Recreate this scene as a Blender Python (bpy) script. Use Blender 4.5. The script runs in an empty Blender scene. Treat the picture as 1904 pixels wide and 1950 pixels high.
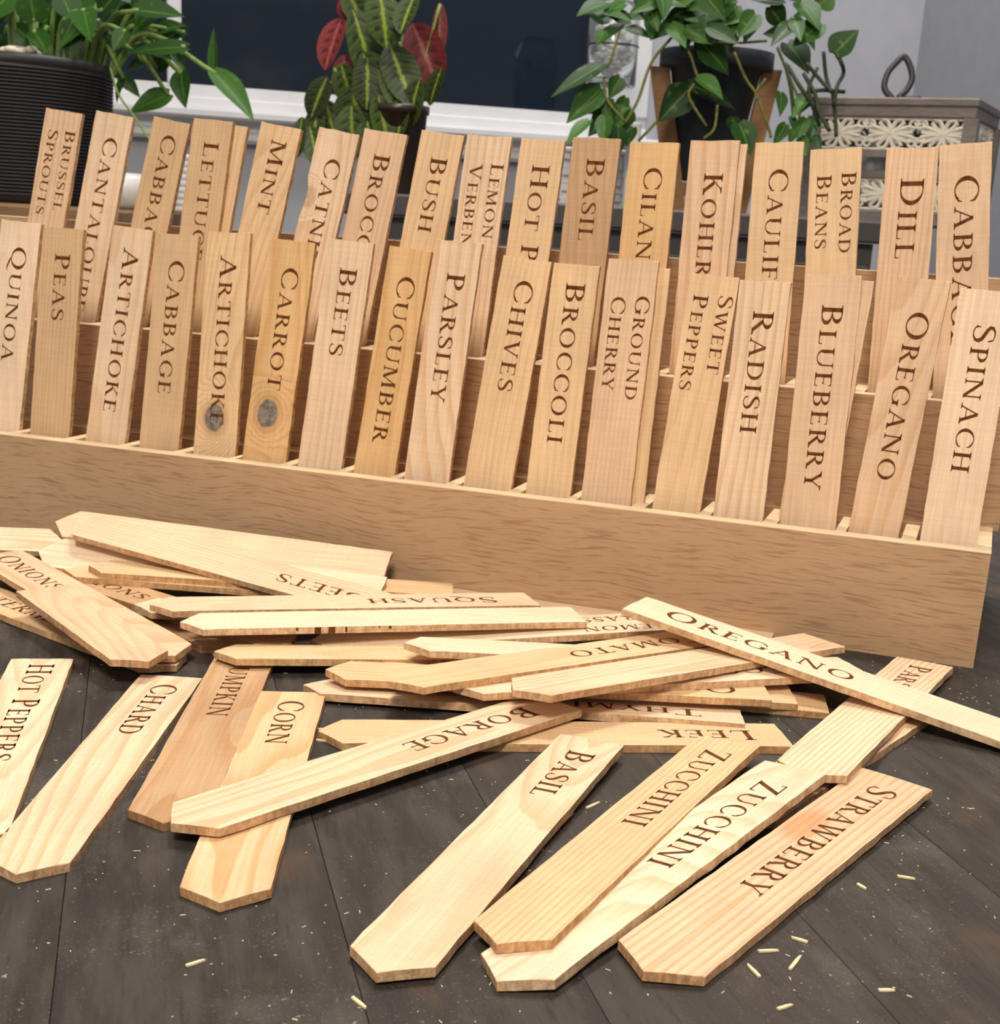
import bpy, bmesh, math, random
from mathutils import Vector, Matrix
random.seed(7)
U = 0.02                      # one marker width, in metres; all layout numbers below are in marker widths
S = bpy.context.scene
COL = S.collection

# ------------------------------------------------------------------ camera
F, CX, CY = 2651.7, 952.0, 1215.15          # focal length and principal point for the 1904 x 1950 frame
PITCH, ROLL, HC = 0.29003, 0.057315, 7.5448
FW = Vector((0, math.cos(PITCH), -math.sin(PITCH)))
_u0 = Vector((0, math.sin(PITCH), math.cos(PITCH))); _r0 = Vector((1, 0, 0))
RT = _r0*math.cos(ROLL) + _u0*math.sin(ROLL)
UP = _u0*math.cos(ROLL) - _r0*math.sin(ROLL)
cam = bpy.data.cameras.new('camera'); camo = bpy.data.objects.new('camera', cam); COL.objects.link(camo)
M = Matrix.Identity(4)
for i in range(3):
    M[i][0] = RT[i]; M[i][1] = UP[i]; M[i][2] = -FW[i]
M[2][3] = HC*U
camo.matrix_world = M
cam.sensor_fit = 'HORIZONTAL'; cam.sensor_width = 36; cam.lens = F/1904*36
cam.shift_x = 0; cam.shift_y = (CY-975)/1904
cam.clip_start = 0.01; cam.clip_end = 50
cam.dof.use_dof = True; cam.dof.focus_distance = 0.40; cam.dof.aperture_fstop = 62
S.camera = camo
S.view_settings.view_transform = 'Standard'; S.view_settings.look = 'None'
S.view_settings.gamma = 1; S.view_settings.exposure = 0.09

def ray(px, py):
    return FW + RT*((px-CX)/F) - UP*((py-CY)/F)
def at(px, py, d):            # world point (marker widths) seen at a pixel at depth d
    return Vector((0, 0, HC)) + ray(px, py)*d

# ------------------------------------------------------------------ light
w = bpy.data.worlds.new('world'); S.world = w; w.use_nodes = True
w.node_tree.nodes['Background'].inputs[0].default_value = (0.95, 0.93, 0.92, 1)
w.node_tree.nodes['Background'].inputs[1].default_value = 0.42
def area(name, loc, target, size, power, col):
    l = bpy.data.lights.new(name, 'AREA'); l.size = size; l.energy = power; l.color = col; l.shape = 'DISK'
    o = bpy.data.objects.new(name, l); COL.objects.link(o)
    o.location = loc
    o.rotation_euler = (Vector(target)-Vector(loc)).to_track_quat('-Z', 'Y').to_euler()
    return o
area('ceiling_lamp', (-0.02, 0.95, 1.30), (0.0, 0.42, 0.0), 0.20, 9.3, (1.0, 0.88, 0.73))
area('ceiling_lamp_front', (-0.12, -0.52, 1.20), (0.0, 0.52, 0.10), 0.42, 18.6, (1.0, 0.89, 0.75))
area('room_fill_light', (0.25, 1.75, 1.9), (0.62, 2.3, 0.3), 0.5, 21.0, (1.0, 0.97, 0.95))  # unseen fill light, added to brighten the grey walls

# ------------------------------------------------------------------ helpers
def tag(o, label=None, cat=None, group=None, kind=None):
    if label: o['label'] = label
    if cat: o['category'] = cat
    if group: o['group'] = group
    if kind: o['kind'] = kind
    return o
def empty(name, loc=(0, 0, 0)):
    o = bpy.data.objects.new(name, None); COL.objects.link(o); o.location = Vector(loc)*U
    o.empty_display_size = 0.02
    return o
def link(name, bm, mat, parent=None, smooth=False, M=None):
    me = bpy.data.meshes.new(name); bm.normal_update(); bm.to_mesh(me); bm.free()
    if mat: me.materials.append(mat)
    if smooth:
        for p in me.polygons: p.use_smooth = True
    o = bpy.data.objects.new(name, me); COL.objects.link(o)
    if M is not None: o.matrix_world = M
    if parent:
        o.parent = parent
        if M is None: o.matrix_parent_inverse = Matrix.Translation(-parent.location)
    return o
def box(bm, O, X, Y, Z):      # box from a corner and three edge vectors (marker widths)
    O, X, Y, Z = (Vector(v)*U for v in (O, X, Y, Z))
    vs = [bm.verts.new(O + X*i + Y*j + Z*k) for k in (0, 1) for j in (0, 1) for i in (0, 1)]
    flip = X.cross(Y).dot(Z) < 0
    for f in ((0, 2, 3, 1), (4, 5, 7, 6), (0, 1, 5, 4), (2, 6, 7, 3), (0, 4, 6, 2), (1, 3, 7, 5)):
        bm.faces.new([vs[i] for i in (reversed(f) if flip else f)])
    return vs
def bevel(bm, w, seg=1):
    bmesh.ops.bevel(bm, geom=bm.edges[:], offset=w*U, segments=seg, affect='EDGES', clamp_overlap=True)
def tube(bm, pts, rad, n=6, cap=True):
    pts = [Vector(p)*U for p in pts]; rings = []
    if not hasattr(rad, '__len__'): rad = [rad]*len(pts)
    prev = None
    for i, p in enumerate(pts):
        t = (pts[min(i+1, len(pts)-1)] - pts[max(i-1, 0)]).normalized()
        a = prev if prev is not None else (Vector((0, 0, 1)) if abs(t.z) < .9 else Vector((1, 0, 0)))
        s = t.cross(a)
        if s.length < 1e-6: s = t.cross(Vector((0.3, 1, 0.2)))
        s.normalize(); b = s.cross(t).normalized(); prev = b
        rings.append([bm.verts.new(p + (s*math.cos(2*math.pi*k/n) + b*math.sin(2*math.pi*k/n))*rad[i]*U) for k in range(n)])
    for r0, r1 in zip(rings, rings[1:]):
        for k in range(n): bm.faces.new((r0[k], r0[(k+1) % n], r1[(k+1) % n], r1[k]))
    if cap:
        bm.faces.new(rings[0][::-1]); bm.faces.new(rings[-1])
def lathe(bm, c, prof, n=40, ax=None):   # profile of (radius, height) about a vertical axis at c
    rings = []
    for r, z in prof:
        rings.append([bm.verts.new(Vector((c[0]+r*math.cos(2*math.pi*k/n), c[1]+r*math.sin(2*math.pi*k/n), c[2]+z))*U) for k in range(n)])
    for r0, r1 in zip(rings, rings[1:]):
        for k in range(n): bm.faces.new((r0[k], r0[(k+1) % n], r1[(k+1) % n], r1[k]))
    return rings
def spline(P, n=8):
    P = [Vector(p) for p in P]
    if len(P) < 3: return P
    out = []
    Q = [P[0]*2-P[1]] + P + [P[-1]*2-P[-2]]
    for i in range(1, len(Q)-2):
        for k in range(n):
            t = k/n; a, b, c, d = Q[i-1:i+3]
            out.append(.5*((2*b)+(c-a)*t+(2*a-5*b+4*c-d)*t*t+(3*b-a-3*c+d)*t**3))
    out.append(P[-1]); return out

# ------------------------------------------------------------------ materials
class N:
    def __init__(s, name):
        s.m = bpy.data.materials.new(name); s.m.use_nodes = True; s.t = s.m.node_tree
        s.b = s.t.nodes['Principled BSDF']
    def n(s, typ, **k):
        x = s.t.nodes.new(typ)
        for a, b in k.items(): setattr(x, a, b)
        return x
    def put(s, sock, v):
        if isinstance(v, bpy.types.NodeSocket): s.t.links.new(v, sock)
        elif v is not None: sock.default_value = v
    def math(s, op, a, b=None, c=None, clamp=False):
        x = s.n('ShaderNodeMath', operation=op, use_clamp=clamp); s.put(x.inputs[0], a); s.put(x.inputs[1], b)
        if c is not None: s.put(x.inputs[2], c)
        return x.outputs[0]
    def vmath(s, op, a, b=None):
        x = s.n('ShaderNodeVectorMath', operation=op); s.put(x.inputs[0], a)
        if b is not None: s.put(x.inputs[1], b)
        return x.outputs[0]
    def noise(s, vec, scale=1, detail=3, rough=.5, dist=0):
        x = s.n('ShaderNodeTexNoise'); s.put(x.inputs['Vector'], vec); x.inputs['Scale'].default_value = scale
        x.inputs['Detail'].default_value = detail; x.inputs['Roughness'].default_value = rough; x.inputs['Distortion'].default_value = dist
        return x.outputs['Fac']
    def ramp(s, f, a, b, lo=0., hi=1.):
        x = s.n('ShaderNodeMapRange', interpolation_type='SMOOTHSTEP'); s.put(x.inputs[0], f)
        for i, v in enumerate((a, b, lo, hi)): x.inputs[i+1].default_value = v
        return x.outputs[0]
    def mix(s, f, a, b, blend='MIX'):
        x = s.n('ShaderNodeMix', data_type='RGBA', blend_type=blend)
        s.put(x.inputs[0], f); s.put(x.inputs[6], a); s.put(x.inputs[7], b); return x.outputs[2]
    def xyz(s, v):
        x = s.n('ShaderNodeSeparateXYZ'); s.put(x.inputs[0], v); return x.outputs
    def comb(s, a, b, c):
        x = s.n('ShaderNodeCombineXYZ')
        for i, v in enumerate((a, b, c)): s.put(x.inputs[i], v)
        return x.outputs[0]
    def obj(s): return s.vmath('SCALE', s.n('ShaderNodeTexCoord').outputs['Object'])
    def bump(s, h, strength=.2, dist=.001):
        x = s.n('ShaderNodeBump'); x.inputs['Strength'].default_value = strength; x.inputs['Distance'].default_value = dist
        s.put(x.inputs['Height'], h); s.put(s.b.inputs['Normal'], x.outputs[0])
    def fin(s, col=None, rough=.5, spec=.3, metal=0):
        s.put(s.b.inputs['Base Color'], col); s.put(s.b.inputs['Roughness'], rough)
        s.b.inputs['Specular IOR Level'].default_value = spec; s.b.inputs['Metallic'].default_value = metal
        return s.m
def rgb(r, g, b):
    f = lambda c: (c/255/12.92 if c <= 10.3 else ((c/255+.055)/1.055)**2.4)
    return (f(r), f(g), f(b), 1)
def plain(name, c, rough=.5, spec=.3, metal=0, var=.08, scale=60):
    k = N(name); co = k.n('ShaderNodeTexCoord').outputs['Object']
    f = k.noise(co, scale, 4); g = k.ramp(f, .3, .7, 1-var, 1+var)
    return k.fin(k.mix(1, c, k.comb(g, g, g), 'MULTIPLY'), rough, spec, metal)
def scaled(k, v, sx, sy, sz): return k.vmath('MULTIPLY', v, (sx, sy, sz))

def marker_wood(name, knot=None, stain=None, dark=.92):
    """softwood: the tone comes from the object's colour, its alpha sets how strong the rings show"""
    k = N(name); co = k.vmath('MULTIPLY', k.n('ShaderNodeTexCoord').outputs['Object'], (1/U, 1/U, 1/U))
    oi = k.n('ShaderNodeObjectInfo'); rnd = oi.outputs['Random']
    r2 = k.math('FRACT', k.math('MULTIPLY', rnd, 17.31)); r3 = k.math('FRACT', k.math('MULTIPLY', rnd, 91.7))
    off = k.comb(k.math('MULTIPLY', rnd, 40), k.math('MULTIPLY', r2, 70), k.math('MULTIPLY', r3, 30))
    c2 = k.vmath('ADD', co, off); x, y, z = k.xyz(co)[:3]
    n1 = k.noise(scaled(k, c2, .5, .13, .5), 1, 1.5); n2 = k.noise(scaled(k, c2, 1.6, .22, 1.6), 1, 2)
    cx = k.math('MULTIPLY_ADD', r2, 3.6, -1.8)
    zz = k.math('ADD', k.math('MULTIPLY_ADD', r3, 1.6, .12), k.math('MULTIPLY', y, k.math('MULTIPLY_ADD', rnd, .16, -.08)))
    zz = k.math('ADD', zz, k.math('MULTIPLY_ADD', n1, k.math('MULTIPLY_ADD', r3, 1.0, .25), -.3))
    dx = k.math('SUBTRACT', x, cx)
    r = k.math('SQRT', k.math('ADD', k.math('MULTIPLY', dx, dx), k.math('MULTIPLY', zz, zz)))
    r = k.math('ADD', r, k.math('MULTIPLY', n2, .10))
    if knot:
        kx, ky, kr = knot
        d = k.vmath('SUBTRACT', co, (kx, ky, 0)); d = k.vmath('MULTIPLY', d, (1, .82, 0))
        ln = k.n('ShaderNodeVectorMath', operation='LENGTH'); k.put(ln.inputs[0], d); ln = ln.outputs['Value']
        ln = k.math('ADD', ln, k.math('MULTIPLY_ADD', k.noise(c2, 5, 3), .10, -.05))
        r = k.math('ADD', r, k.math('MULTIPLY', k.ramp(ln, 0, kr*3.2, 1, 0), .8))
    ph = k.math('FRACT', k.math('MULTIPLY', r, k.math('MULTIPLY_ADD', r2, 5, 6.5)))
    late = k.math('MULTIPLY', k.ramp(ph, .35, .92), k.ramp(ph, .94, 1.0, 1, 0))
    late = k.math('MULTIPLY', late, k.math('MULTIPLY', oi.outputs['Alpha'], .72))
    tone = oi.outputs['Color']
    col = k.mix(late, tone, k.mix(1, tone, (.82, .66, .48, 1), 'MULTIPLY'))
    fib = k.noise(scaled(k, c2, 26, .8, 26), 1, 3, .6); saw = k.noise(scaled(k, c2, 1.0, 22, 1.0), 1, 2)
    big = k.noise(scaled(k, c2, 1.0, .5, 1.0), 1, 2)
    g = k.math('MULTIPLY', k.math('MULTIPLY', k.ramp(fib, .25, .75, .90, 1.07), k.ramp(saw, .3, .7, .97, 1.03)), k.ramp(big, .25, .75, .93, 1.06))
    col = k.mix(1, col, k.comb(g, g, g), 'MULTIPLY')
    if knot:
        core = k.ramp(ln, kr*.86, kr*1.0, 1, 0); halo = k.ramp(ln, kr, kr*1.7, 1, 0)
        col = k.mix(k.math('MULTIPLY', halo, .45), col, (.36, .20, .085, 1))
        sp = k.noise(c2, 7, 4, .65)
        col = k.mix(k.math('MULTIPLY', core, dark), col, k.mix(k.ramp(sp, .35, .65), (.10, .088, .082, 1), (.27, .225, .20, 1)))
    if stain:
        d = k.vmath('MULTIPLY', k.vmath('SUBTRACT', co, (stain[0], stain[1], 0)), (1/stain[2], 1/stain[3], 0))
        ln2 = k.n('ShaderNodeVectorMath', operation='LENGTH'); k.put(ln2.inputs[0], d)
        st = k.ramp(k.math('ADD', ln2.outputs['Value'], k.math('MULTIPLY_ADD', n2, .8, -.4)), .5, 1.0, .55, 0)
        col = k.mix(st, col, (.56, .22, .07, 1))
    # edge faces are tinted browner than the broad face
    nz = k.math('ABSOLUTE', k.xyz(k.n('ShaderNodeTexCoord').outputs['Normal'])[2])
    edge = k.ramp(nz, .3, .8, 1, 0)
    sawe = k.noise(scaled(k, c2, 14, 9, 5), 1, 4, .7)
    col = k.mix(edge, col, k.mix(1, col, k.mix(k.ramp(sawe, .3, .7), (.56, .46, .36, 1), (.92, .82, .68, 1)), 'MULTIPLY'))
    k.bump(k.math('ADD', fib, k.math('MULTIPLY', sawe, k.math('MULTIPLY', edge, 2))), .22, .0006)
    return k.fin(col, .6, .22)

def board_wood(name, a, b, flip=False):
    k = N(name); co = k.vmath('MULTIPLY', k.n('ShaderNodeTexCoord').outputs['Object'], (1/U, 1/U, 1/U))
    warp = k.noise(scaled(k, co, .22, .22, .45), 1, 2)
    w2 = k.noise(scaled(k, co, 1.5, 1, 1.2), 1, 2)
    c2 = k.vmath('ADD', co, k.comb(0, 0, k.math('ADD', k.math('MULTIPLY', warp, .9), k.math('MULTIPLY', w2, .05))))
    f1 = k.noise(scaled(k, c2, 1.15, 2, 19), 1, 2, .6); f2 = k.noise(scaled(k, c2, 1.8, 2, 40), 1, 2, .5)
    big = k.noise(scaled(k, co, .12, .3, .5), 1, 3)
    base = k.mix(k.ramp(big, .3, .7), a, b)
    d = k.math('MAXIMUM', k.ramp(f1, .52, .66, 0, .7), k.ramp(f2, .55, .70, 0, .5))
    col = k.mix(k.math('MULTIPLY', d, .62), base, k.mix(1, base, (.40, .29, .20, 1), 'MULTIPLY'))
    l = k.ramp(f1, .28, .45, .4, 0)
    col = k.mix(l, col, k.mix(1, base, (1.16, 1.14, 1.10, 1), 'MULTIPLY'))
    k.bump(k.math('MULTIPLY', d, -1), .25, .0005)
    return k.fin(col, .5, .3)
def edge_wood(name, c):
    k = N(name); co = k.vmath('MULTIPLY', k.n('ShaderNodeTexCoord').outputs['Object'], (1/U, 1/U, 1/U))
    f = k.noise(scaled(k, co, .8, 6, 6), 1, 3); g = k.ramp(f, .3, .7, .88, 1.06)
    return k.fin(k.mix(1, c, k.comb(g, g, g), 'MULTIPLY'), .55, .25)

MARK = marker_wood('marker_softwood')
CHAR = plain('burnt_lettering', rgb(100, 58, 29), .8, .1, 0, .35, 400)
BOARD = board_wood('rack_board_wood', (.46, .285, .160, 1), (.54, .345, .200, 1))
LATH = edge_wood('rack_lath_wood', (.80, .62, .40, 1))

def table_material():
    k = N('dark_weathered_planks'); co = k.vmath('MULTIPLY', k.n('ShaderNodeTexCoord').outputs['Object'], (1/U, 1/U, 1/U))
    ri = k.n('ShaderNodeNewGeometry').outputs['Random Per Island']
    c2 = k.vmath('ADD', co, k.comb(k.math('MULTIPLY', ri, 60), k.math('MULTIPLY', ri, 35), 0))
    g1 = k.noise(scaled(k, c2, 2.2, .45, 1), 1, 4, .6); g2 = k.noise(scaled(k, c2, 9, 1.1, 1), 1, 3, .6)
    sp = k.noise(c2, 9, 4, .7); wear = k.noise(scaled(k, c2, .5, .35, 1), 1, 5, .65)
    base = k.mix(ri, (.026, .022, .019, 1), (.040, .033, .028, 1))
    col = k.mix(k.ramp(g1, .35, .7), base, (.062, .053, .047, 1))
    col = k.mix(k.ramp(g2, .5, .75, 0, .55), col, (.020, .016, .014, 1))
    col = k.mix(k.ramp(wear, .52, .72, 0, .42), col, (.12, .108, .096, 1))
    col = k.mix(k.math('MULTIPLY', k.ramp(sp, .62, .74), k.ramp(wear, .42, .6)), col, (.33, .30, .26, 1))
    fine = k.noise(c2, 26, 3, .75); col = k.mix(k.math('MULTIPLY', k.ramp(fine, .58, .72, 0, .8), k.ramp(wear, .40, .62, .12, 1)), col, (.22, .20, .175, 1))
    br = k.noise(scaled(k, c2, .8, .5, 1), 1, 2)
    col = k.mix(k.ramp(br, .58, .74, 0, .5), col, (.105, .062, .034, 1))
    k.bump(k.math('ADD', g2, k.math('MULTIPLY', g1, .6)), .35, .0006)
    return k.fin(col, k.ramp(g1, .3, .7, .55, .75), .2)
TABLE = table_material()

# ------------------------------------------------------------------ the room
TW = math.radians(13)                        # the window wall recedes to the right
EW = Vector((math.cos(TW), math.sin(TW), 0)); NW = Vector((math.sin(TW), -math.cos(TW), 0))   # along the wall, out of the wall
W0 = at(700, 190, 112); W0.z = 0
FLOOR = -38.0
def wall_hit(px, py, off=0.0):               # pixel -> (along, height) on the wall plane moved off towards the room
    d = ray(px, py); o = Vector((0, 0, HC)); p0 = W0 + NW*off
    X = o + d*((p0-o).dot(NW)/d.dot(NW)); return (X-W0).dot(EW), X.z
def wp(a, z, off=0.0): return W0 + EW*a + NW*off + Vector((0, 0, z))
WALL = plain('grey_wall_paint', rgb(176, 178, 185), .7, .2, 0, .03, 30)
WHITE = plain('white_gloss_paint', rgb(226, 226, 228), .4, .35, 0, .03, 20)
a_l = wall_hit(-260, 170)[0]; a_m0 = wall_hit(318, 100)[0]; a_m1 = wall_hit(346, 100)[0]
a_r = wall_hit(1150, 100)[0]; a_r2 = wall_hit(1236, 100)[0]; a_c = wall_hit(1741, 160)[0]
z_g = wall_hit(720, 189)[1]; z_s = wall_hit(560, 281)[1]; z_t = z_g + 58; TOP = 95
bm = bmesh.new()                             # window wall around the opening
def wpatch(a0, a1, z0, z1): box(bm, wp(a0, z0, -2), EW*(a1-a0), NW*2, (0, 0, z1-z0))
wpatch(-75, a_l, FLOOR, TOP); wpatch(a_l, a_r, FLOOR, z_g-1); wpatch(a_l, a_r, z_t, TOP); wpatch(a_r, a_c+2, FLOOR, TOP)
tag(link('wall_back', bm, WALL), kind='structure')
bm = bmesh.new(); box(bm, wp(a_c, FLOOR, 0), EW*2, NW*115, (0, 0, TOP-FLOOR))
tag(link('wall_right', bm, plain('darker_grey_side_wall', rgb(150, 152, 158), .7, .2, 0, .03, 30)), kind='structure')  # side wall in a darker grey than the window wall
bm = bmesh.new(); box(bm, (-90, -60, FLOOR-2), (200, 0, 0), (0, 230, 0), (0, 0, 2))
tag(link('floor', bm, plain('brown_floor', (.16, .11, .075, 1), .5)), kind='structure')

win = empty('window_1', wp(a_l, z_g)); tag(win, kind='structure')
def prism(bm, prof, a0, a1):                 # profile of (out from the wall, height) swept along the wall
    r = [[bm.verts.new(wp(a, z, o)*U) for o, z in prof] for a in (a0, a1)]; n = len(prof)
    for i in range(n): bm.faces.new((r[0][i], r[1][i], r[1][(i+1) % n], r[0][(i+1) % n]))
    bm.faces.new(r[0][::-1]); bm.faces.new(r[1])
h = z_g - z_s
bm = bmesh.new()
prism(bm, [(0, z_g+.05), (.5, z_g+.05), (.5, z_g-.20*h), (1.0, z_g-.24*h), (1.0, z_g-.42*h), (.0, z_g-.42*h)], a_l, a_r2)
link('window_frame', bm, WHITE, win)
bm = bmesh.new()
prism(bm, [(0, z_g-.42*h), (2.6, z_g-.42*h), (2.7, z_g-.47*h), (2.7, z_g-.56*h), (2.5, z_g-.60*h), (.9, z_g-.62*h), (.9, z_g-.78*h), (1.3, z_g-.84*h), (1.3, z_s+.06*h), (1.0, z_s), (0, z_s)], a_l, a_r2+.8)
link('window_sill', bm, WHITE, win)
for nm, a0, a1, o in (('mullion', a_m0, a_m1, .7), ('jamb', a_r, a_r2, 1.0)):
    bm = bmesh.new(); box(bm, wp(a0, z_g, -.6), EW*(a1-a0), NW*(o+.6), (0, 0, z_t-z_g)); bevel(bm, .12); link(nm, bm, WHITE, win)
gl = N('night_window_glass'); co = gl.n('ShaderNodeTexCoord').outputs['Object']
sm = gl.noise(gl.vmath('MULTIPLY', co, (2.2, 2.2, 3.0)), 1, 4, .6)
GLASS = gl.fin(gl.mix(gl.ramp(sm, .48, .72), (.010, .017, .028, 1), (.040, .047, .053, 1)), gl.ramp(sm, .4, .7, .05, .12), .25)
for a0, a1 in ((a_l, a_m0), (a_m1, a_r)):
    bm = bmesh.new(); box(bm, wp(a0, z_g, -.5), EW*(a1-a0), NW*.3, (0, 0, z_t-z_g)); link('pane', bm, GLASS, win)

# ------------------------------------------------------------------ the table
SEAM = [-26.2, -23.2, -20.4, -17.6, -14.9, -12.1, -9.2, -6.5, -3.8, -.99, 2.01, 4.36, 7.30, 10.0, 12.67, 15.4, 18.1, 20.9, 23.8, 26.5, 29.4, 32.2, 35]
ta = math.radians(104.75); TD = Vector((math.cos(ta), math.sin(ta), 0)); TN = Vector((math.sin(ta), -math.cos(ta), 0))
def planks(y0, y1, x0, x1):
    bm = bmesh.new(); v = Vector((0, 0, 0))
    for c0_, c1_ in zip(SEAM, SEAM[1:]):
        g = .004
        vs = box(bm, TN*(c0_+g) + TD*-8 + Vector((0, 0, -1.2)), TN*(c1_-c0_-2*g), TD*68, (0, 0, 1.2))
    for co, no in (((0, y0, 0), (0, -1, 0)), ((0, y1, 0), (0, 1, 0)), ((x0, 0, 0), (-1, 0, 0)), ((x1, 0, 0), (1, 0, 0))):
        r = bmesh.ops.bisect_plane(bm, geom=bm.verts[:]+bm.edges[:]+bm.faces[:], plane_co=Vector(co)*U, plane_no=no, clear_outer=True)
        bmesh.ops.holes_fill(bm, edges=[e for e in bm.edges if e.is_boundary])
    return bm
# local frame of the table top: local y runs along the planks
TM = Matrix.Rotation(ta-math.pi/2, 4, 'Z')
tb = empty('dining_table'); tag(tb, 'dark weathered plank dining table carrying the marker rack and the loose markers', 'table')
bm = planks(4.5, 46, -23, 27); bmesh.ops.transform(bm, matrix=TM.inverted(), verts=bm.verts)
bmesh.ops.bevel(bm, geom=[e for e in bm.edges if all(v.co.z > -.001 for v in e.verts)], offset=.006*U, segments=1, affect='EDGES')
o = link('tabletop', bm, TABLE, None); o.parent = tb; o.matrix_local = TM
bm = bmesh.new()
box(bm, (-22, 6, -5), (48, 0, 0), (0, 1.2, 0), (0, 0, 3.75)); link('apron', bm, TABLE, tb)
bm = bmesh.new(); box(bm, (-22, 44, -5), (48, 0, 0), (0, 1.2, 0), (0, 0, 3.75)); link('apron', bm, TABLE, tb)
for x in (-21.5, 22.5):
    for y in (6.2, 42.0):
        bm = bmesh.new(); box(bm, (x, y, FLOOR), (3, 0, 0), (0, 3, 0), (0, 0, -1.22-FLOOR)); link('leg', bm, TABLE, tb)

# ------------------------------------------------------------------ the rack
C0 = Vector((8.9117, 25.0757, 0)); RA = math.atan2(-.31670741, .94852328)
RE = Vector((math.cos(RA), math.sin(RA), 0)); RN = Vector((-RE.y, RE.x, 0))
H1, H2, H3 = 2.224, 4.61, 6.98
D2, D3 = 2.8, 5.6
rack = empty('display_rack', C0); rack.rotation_euler = (0, 0, RA)
tag(rack, 'three tier beech display rack with rows of wooden plant markers in its slots', 'rack')
def rpart(name, bm, mat, smooth=False):
    o = link(name, bm, mat); o.parent = rack; return o
SL = -27.5
def rbox(s0, s1, d0, d1, z0, z1):
    bm = bmesh.new(); box(bm, (s0, d0, z0), (s1-s0, 0, 0), (0, d1-d0, 0), (0, 0, z1-z0)); return bm
def board(name, d0, z0, z1, s1=0.0):
    bm = rbox(SL, s1, d0, d0+.34, z0, z1); rpart(name, bm, BOARD)
    bm = rbox(SL, s1, d0-.004, d0+.36, z1+.001, z1+.022); rpart('lit_top_edge', bm, LATH)  # top face of the board, coloured pale to look lit from above
board('front_board', 0, 0, H1-.022); board('middle_board', D2, H1-.1, H2-.022, .12); board('back_board', D3, H2-.1, H3-.022, .12)
rpart('base', rbox(SL, 0, .35, 6.0, .0, .12), BOARD); rpart('tier_floor', rbox(SL, 0, D2+.35, 6.0, H1+.35, H1+.5), BOARD)
rpart('end_panel', rbox(SL-.3, SL, 0, 6.0, 0, H1), BOARD); rpart('back_panel', rbox(SL, 0, 5.94, 6.2, .12, H2), BOARD)
DIV = [-26.1, -24.7, -23.3, -21.95, -20.25, -19.12, -17.64, -16.3, -15.0, -13.59, -12.24, -11.02, -9.72, -8.38, -7.04, -5.66, -4.27, -2.95, -1.68]
rpart('end_spacer', rbox(-.30, 0, .345, D2-.01, .12, H1-.03), LATH)
rpart('rail', rbox(SL, -.31, 2.15, D2-.01, H1-.62, H1-.01), BOARD)
rpart('end_spacer', rbox(-.30, 0, D2+.345, D3-.01, H1+.52, H2-.03), LATH)
rpart('rail', rbox(SL, -.31, D2+2.15, D3-.01, H2-.62, H2-.01), BOARD)

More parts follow.
